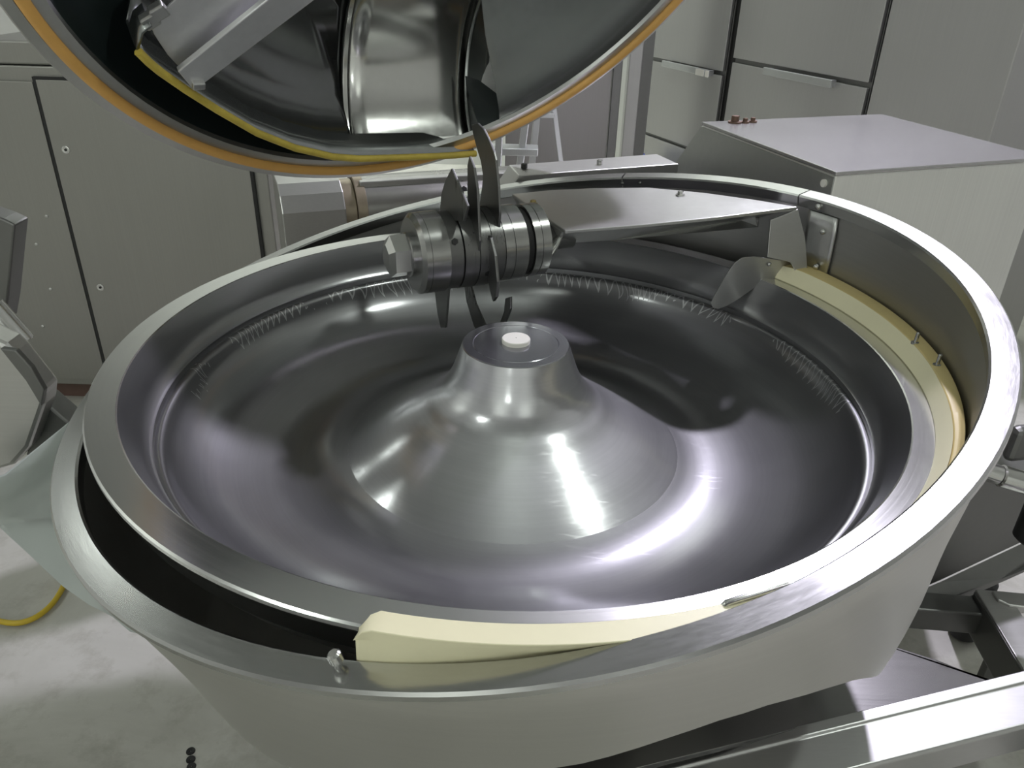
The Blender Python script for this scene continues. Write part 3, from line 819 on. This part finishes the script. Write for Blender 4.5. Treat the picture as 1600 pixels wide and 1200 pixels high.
# ------------------------------------------------------------------ lifting frame leg at the right edge
fz = .33
lf = thing('lifting_frame', 'square steel frame tube lying low at the right edge, shade coloured into its sides', 'frame', onz(1540, 960, 0)*1.0)
f0, f1 = onz(1522, 920, fz), onz(1612, 1070, fz)
fd = (f1-f0).normalized(); fw = Vector((-fd.y, fd.x, 0))
if fw.x < 0: fw = -fw
obj('side_tube', MB().prism([f0-ZZ*.003, f0+fw*.075-ZZ*.003, f0+fw*.075-ZZ*.10, f0-ZZ*.10], fd*.6), 'dark', lf, 0, bevel=.006)  # dark sides and a lighter top put shade and light into the colour
obj('lit_tube_top', MB().prism([f0+fw*.003, f0+fw*.072, f0+fw*.072-ZZ*.006, f0+fw*.003-ZZ*.006], fd*.6), 'sheet2', lf, 0, bevel=.002)
g0 = onz(1500, 935, fz-.03)
obj('cross_tube', MB().prism([f0+fw*.03-ZZ*.02, f0+fw*.03-ZZ*.08, f0+fw*.03-ZZ*.08+fd*.06, f0+fw*.03-ZZ*.02+fd*.06], -fw*.5), 'dark', lf, 0, bevel=.004)
h0 = onz(1550, 922, fz+.006); h1 = onz(1640, 930, fz+.006)
obj('bracket', MB().prism([h0, h0+fd*.03, h0+fd*.045+fw*.02, h1+fd*.05, h1], (0, 0, -.02)), 'sheet2', lf, 0, bevel=.003)
for p in (f0+fd*.1+fw*.037, f0+fd*.5+fw*.037):
    obj('leg', MB().cyl((p.x, p.y, 0), (p.x, p.y, fz-.09), .02, 12), 'dark', lf, 30)

# ------------------------------------------------------------------ left: control cabinet
cy = 1.45
cc = thing('control_cabinet', 'large grey stainless machine cabinet with a screwed front panel, left behind the bowl', 'cabinet', (-1.4, cy+.3, 0))
def cab(px, py, dy=0): return ony(px, py, cy+dy)
zt = 1.225
xr = cab(424, 330).x
obj('body', MB().box(((xr-2.9)/2, cy+.32, zt/2+.04), (xr+2.9, 0, 0), (0, .62, 0), (0, 0, zt-.08)), 'sheet', cc, 0, bevel=.004)
pl = cab(55, 122); pbx = cab(167, 560); prx = cab(390, 262)
zpt = pl.z-.004
obj('front_panel', MB().prism([(pl.x, cy+.01, .11), (prx.x, cy+.01, .11), (prx.x, cy+.01, zpt), (pl.x, cy+.01, zpt)], (0, -.012, 0)), 'sheet', cc, 0, bevel=.002)
obj('panel_gap', MB().prism([(pl.x-.010, cy+.012, .10), (prx.x+.010, cy+.012, .10), (prx.x+.010, cy+.012, zpt+.008), (pl.x-.010, cy+.012, zpt+.008)], (0, -.0135, 0)), 'black', cc, 0)
obj('side_panel', MB().prism([(-2.9, cy+.01, .11), (pl.x-.012, cy+.01, .11), (pl.x-.012, cy+.01, zt-.045), (-2.9, cy+.01, zt-.045)], (0, -.012, 0)), 'sheet', cc, 0, bevel=.002)
for q in ((103, 234), (157, 449)):
    c = cab(*q, -.002); 
    s1 = obj('screw', MB().lathe([(.013, 0), (.013, .002), (.010, .003), (.006, .002), (.001, .002)], c, (0, -1, 0), 16), 'polish', cc, 30)
    obj('socket', MB().cyl(c, c+Vector((0, -.0035, 0)), .0045, 6), 'black', s1, 0)
for q in ((73, 338), (57, 382), (79, 452), (67, 510)):
    c = cab(*q, -.002)
    obj('rivet', MB().dome(c, (0, -1, 0), .006, .003), 'sheet2', cc, 40)
lg = [cab(20, 80), cab(98, 95)]
obj('top_ledge', MB().box((-1.58, cy+.20, 1.262), (.32, 0, 0), (0, .36, 0), (0, 0, .07)), 'sheet', cc, 0, bevel=.006)
obj('plinth', MB().box(((xr-2.9)/2, cy+.34, .05), (xr+2.86, 0, 0), (0, .56, 0), (0, 0, .10)), 'brown', cc, 0, label='rusty brown plinth')

# ------------------------------------------------------------------ left: unloader arm
ua = thing('unloader_arm', 'steel swing arm with a round pivot pin at the left edge beside the bowl', 'machine part', (-1.03, .3, .62))
def lfp(px, py, y=.3): return ony(px, py, y)
up_ = [lfp(-30, 330), lfp(4, 342), lfp(23, 351), lfp(12, 470), lfp(6, 505), lfp(-30, 520)]
obj('arm_bar', MB().prism(up_, (0, .05, 0)), 'dark', ua, 0, bevel=.004)
c0_, c1_ = lfp(-6, 512, .27), lfp(28, 522, .27)
pd = Vector((.80, -.1, -.45)).normalized()
cc0 = lfp(18, 515, .25)
obj('pivot_pin', MB().cyl(cc0-Vector((.03, 0, -.05)), cc0+Vector((.014, 0, -.03)), .027, 32, cham=.002), 'polish', ua, 30)
br = [lfp(x, y, .02) for x, y in ((-40, 515), (8, 538), (22, 552), (70, 612), (68, 634), (45, 700), (20, 728), (-40, 745))]
obj('bracket', MB().prism([Vector(p) for p in br], (0, .05, 0)), 'sheet2', ua, 0, bevel=.008)
br2 = [lfp(x, y, .06) for x, y in ((66, 626), (108, 662), (80, 728), (40, 712))]
obj('link_plate', MB().prism(br2, (0, .05, 0)), 'dark', ua, 0, bevel=.004)
wg = [lfp(x, y, .015) for x, y in ((6, 540), (30, 543), (55, 570), (75, 605), (70, 630), (46, 590))]
obj('wedge', MB().prism(wg, (0, -.012, 0)), 'dark', ua, 0, bevel=.002)

# ------------------------------------------------------------------ right back: tall cabinets
l0, l1 = onz(1016, 90, 1.0), onz(1133, 115, 1.0)
cd_ = (l1-l0); cd_.z = 0; cd_.normalize()
cn = Vector((-cd_.y, cd_.x, 0))
if cn.dot(CAM-l0) < 0: cn = -cn
def oncab(px, py, d=0): return onp(px, py, l0+cn*d, cn)
def cs(p): return (p-l0).dot(cd_)
def cabbox(s0, s1, z0, z1, d0, d1):
    a = l0+cd_*s0; b = l0+cd_*s1
    f = lambda p, d, z: Vector((p.x, p.y, z))+cn*d
    return MB().prism([f(a, d0, z0), f(b, d0, z0), f(b, d0, z1), f(a, d0, z1)], cn*(d1-d0))
def handle(par, s0, s1, z):
    m = cabbox(s0, s1, z-.018, z+.018, .045, .062)
    m2 = cabbox(s0+.01, s0+.035, z-.016, z+.016, .018, .05); m3 = cabbox(s1-.035, s1-.01, z-.016, z+.016, .018, .05)
    for k in (m2, m3):
        o = len(m.v); m.v += k.v; m.f += [[i+o for i in f] for f in k.f]
    return obj('handle', m, 'alu', par, 0, bevel=.003)
HT = 2.6
def cabinet(label, s0, s1, zl, hpx, zbot):
    t = thing('tall_cabinet', label, 'cabinet', (l0+cd_*(s0+s1)/2)*1.0+ZZ*(-1.0)-cn*.3)
    obj('carcass', cabbox(s0, s1, 0, HT, -.6, 0), 'dark', t, 0, bevel=.004)  # dark carcass colour stands in for shade in the door gaps
    obj('door', cabbox(s0+.006, s1-.006, zl+.012, HT-.03, .002, .022), 'cab', t, 0, bevel=.003)
    dr = obj('drawer', cabbox(s0+.006, s1-.006, zbot, zl-.012, .002, .022), 'cab', t, 0, bevel=.003)
    (x0, y0), (x1, y1) = hpx
    a = oncab(x0, y0, .06); b = oncab(x1, y1, .06)
    handle(dr, cs(a), cs(b), (a.z+b.z)/2)
    obj('drawer', cabbox(s0+.006, s1-.006, .12, zbot-.02, .002, .022), 'cab', t, 0, bevel=.003)
    return t, dr
s10, s11 = cs(oncab(1008, 200)), cs(oncab(1129, 150))
s20 = cs(oncab(1149, 92)); s21 = cs(oncab(1362, 135)); z2 = (oncab(1148, 92).z+oncab(1362, 135).z)/2
zb1 = oncab(1006, 203).z
_, dr1 = cabinet('tall stainless cabinet with a dark recessed drawer handle, nearer the orange gasket', s10, s11, 1.0, ((1034, 99), (1108, 115)), zb1)
cabinet('tall stainless cabinet with a pale bar handle, behind the boxy housing', s20, s21, z2, ((1192, 110), (1298, 132)), z2-.9)
obj('gap_shade', cabbox(s11+.001, s20-.001, 0, HT, -.05, -.012), 'black', dr1.parent, 0)  # black strip added in the open gap in place of its shade
ta, tb = oncab(1087, 110, .063), oncab(1108, 116, .063)
for a_, b_ in ((cs(oncab(1087, 110, .063)), cs(oncab(1100, 113, .063))), (cs(oncab(1102, 113, .063)), cs(oncab(1107, 115, .063)))):
    obj('label_tag', cabbox(a_, b_, ta.z-.024, ta.z+.012, .062, .064), 'white', dr1, 0)
s30 = s21+.02; s31 = cs(oncab(1586, 100))
sp = thing('side_cabinet', 'plain tall stainless cabinet side without handles, upper right', 'cabinet', (l0+cd_*(s30+s31)/2)-ZZ-cn*.3)
obj('carcass', cabbox(s30, s31, 0, HT, -.6, .015), 'cab', sp, 0, bevel=.004)
# partition and column left of the cabinets
pw = thing('wall_panel', 'plain vertical stainless partition panel behind the ladder', 'panel', (.55, 3.6, 0))
w0, w1 = ony(790, 200, 3.4), ony(950, 200, 3.4)
obj('panel', MB().box(((w0.x+w1.x)/2, 3.42, 1.3), (w1.x-w0.x, 0, 0), (0, .04, 0), (0, 0, 2.6)), 'cab2', pw, 0, bevel=.004)
obj('edge_post', MB().box((w1.x+.03, 3.45, 1.3), (.05, 0, 0), (0, .06, 0), (0, 0, 2.6)), 'dark', pw, 0, bevel=.004)
cp = thing('column', 'narrow stainless column between the partition panel and the cabinets', 'column', (.86, 3.9, 0))
w0, w1 = ony(974, 200, 3.9), ony(994, 200, 3.9)
obj('post', MB().box(((w0.x+w1.x)/2, 3.95, 1.3), (w1.x-w0.x, 0, 0), (0, .1, 0), (0, 0, 2.6)), 'cab', cp, 0, bevel=.006)
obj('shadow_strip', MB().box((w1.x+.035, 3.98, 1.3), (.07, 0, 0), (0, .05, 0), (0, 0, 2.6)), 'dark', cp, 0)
bx = ony(1003, 243, 4.1)
tag(obj('crate', MB().box((bx.x-.02, 4.15, bx.z/2), (.10, 0, 0), (0, .1, 0), (0, 0, bx.z)), 'blue', None, 0, bevel=.01, at=(bx.x-.02, 4.15, 0)), 'small blue crate half hidden on the floor beside the tall cabinet', 'crate')

# ------------------------------------------------------------------ step ladder
ly = 2.2
sl = thing('step_ladder', 'aluminium step ladder standing behind the beam cover', 'ladder', (.03, ly, 0))
def rail(px0, py0, px1, py1, y0, y1, wd, mat='alu', name='rail'):
    a = ony(px0, py0, y0); b = ony(px1, py1, y1)
    d = (b-a).normalized(); b = a+d*(a.z/-d.z)
    t = a-d*.25
    obj(name, MB().box((t+b)/2, (wd, 0, 0), (0, .05, 0), (b-t)-Vector((0, 0, 0))), mat, sl, 0, bevel=.003)
rail(866, 172, 876, 250, ly+.25, ly+.25, .022)
rail(780, 214, 776, 300, ly, ly, .03)
rail(836, 210, 832, 250, ly+.30, ly+.32, .03)
rail(818, 215, 812, 260, ly+.05, ly+.05, .03)
t_ = ony(800, 238, ly)
obj('tread', MB().box((t_.x, ly+.05, t_.z), (.22, 0, 0), (0, .10, 0), (0, 0, .03)), 'alu', sl, 0, bevel=.004)
t2 = ony(845, 181, ly+.2)
obj('tread', MB().box((t2.x, ly+.25, t2.z), (.12, 0, 0), (0, .10, 0), (0, 0, .02)), 'alu', sl, 0, bevel=.004)
obj('tread', MB().box((t_.x, ly+.05, t_.z-.28), (.24, 0, 0), (0, .10, 0), (0, 0, .03)), 'alu', sl, 0, bevel=.004)

# ------------------------------------------------------------------ floor things
hp = [onz(*q, .012) for q in ((-120, 930), (-60, 955), (0, 972), (30, 975), (58, 965), (82, 945), (98, 920), (110, 890), (120, 850), (128, 800))]
pts = []
for i in range(len(hp)-1):
    for k in range(5): pts.append(hp[i].lerp(hp[i+1], k/5))
sm = pts[:]
for it in range(6):
    sm = [sm[0]]+[(sm[i-1]+sm[i]*2+sm[i+1])/4 for i in range(1, len(sm)-1)]+[sm[-1]]
tag(obj('hose', MB().tube(sm, .0075, 10), 'hose', None, 70, at=hp[2]), 'yellow hose curving over the floor at the left edge', 'hose')
for q, lb in (((298, 1174), 'black round floor hole, farthest of three in a row'), ((298, 1187), 'black round floor hole, middle of three in a row'), ((299, 1198), 'black round floor hole, nearest of three in a row')):
    c = onz(*q, 0)
    tag(obj('drain_hole', MB().lathe([(.010, 0), (.0095, .002), (.007, .0015), (.001, .001)], c, (0, 0, 1), 16), 'black', None, 30, at=c), lb, 'floor hole', 'floor holes')
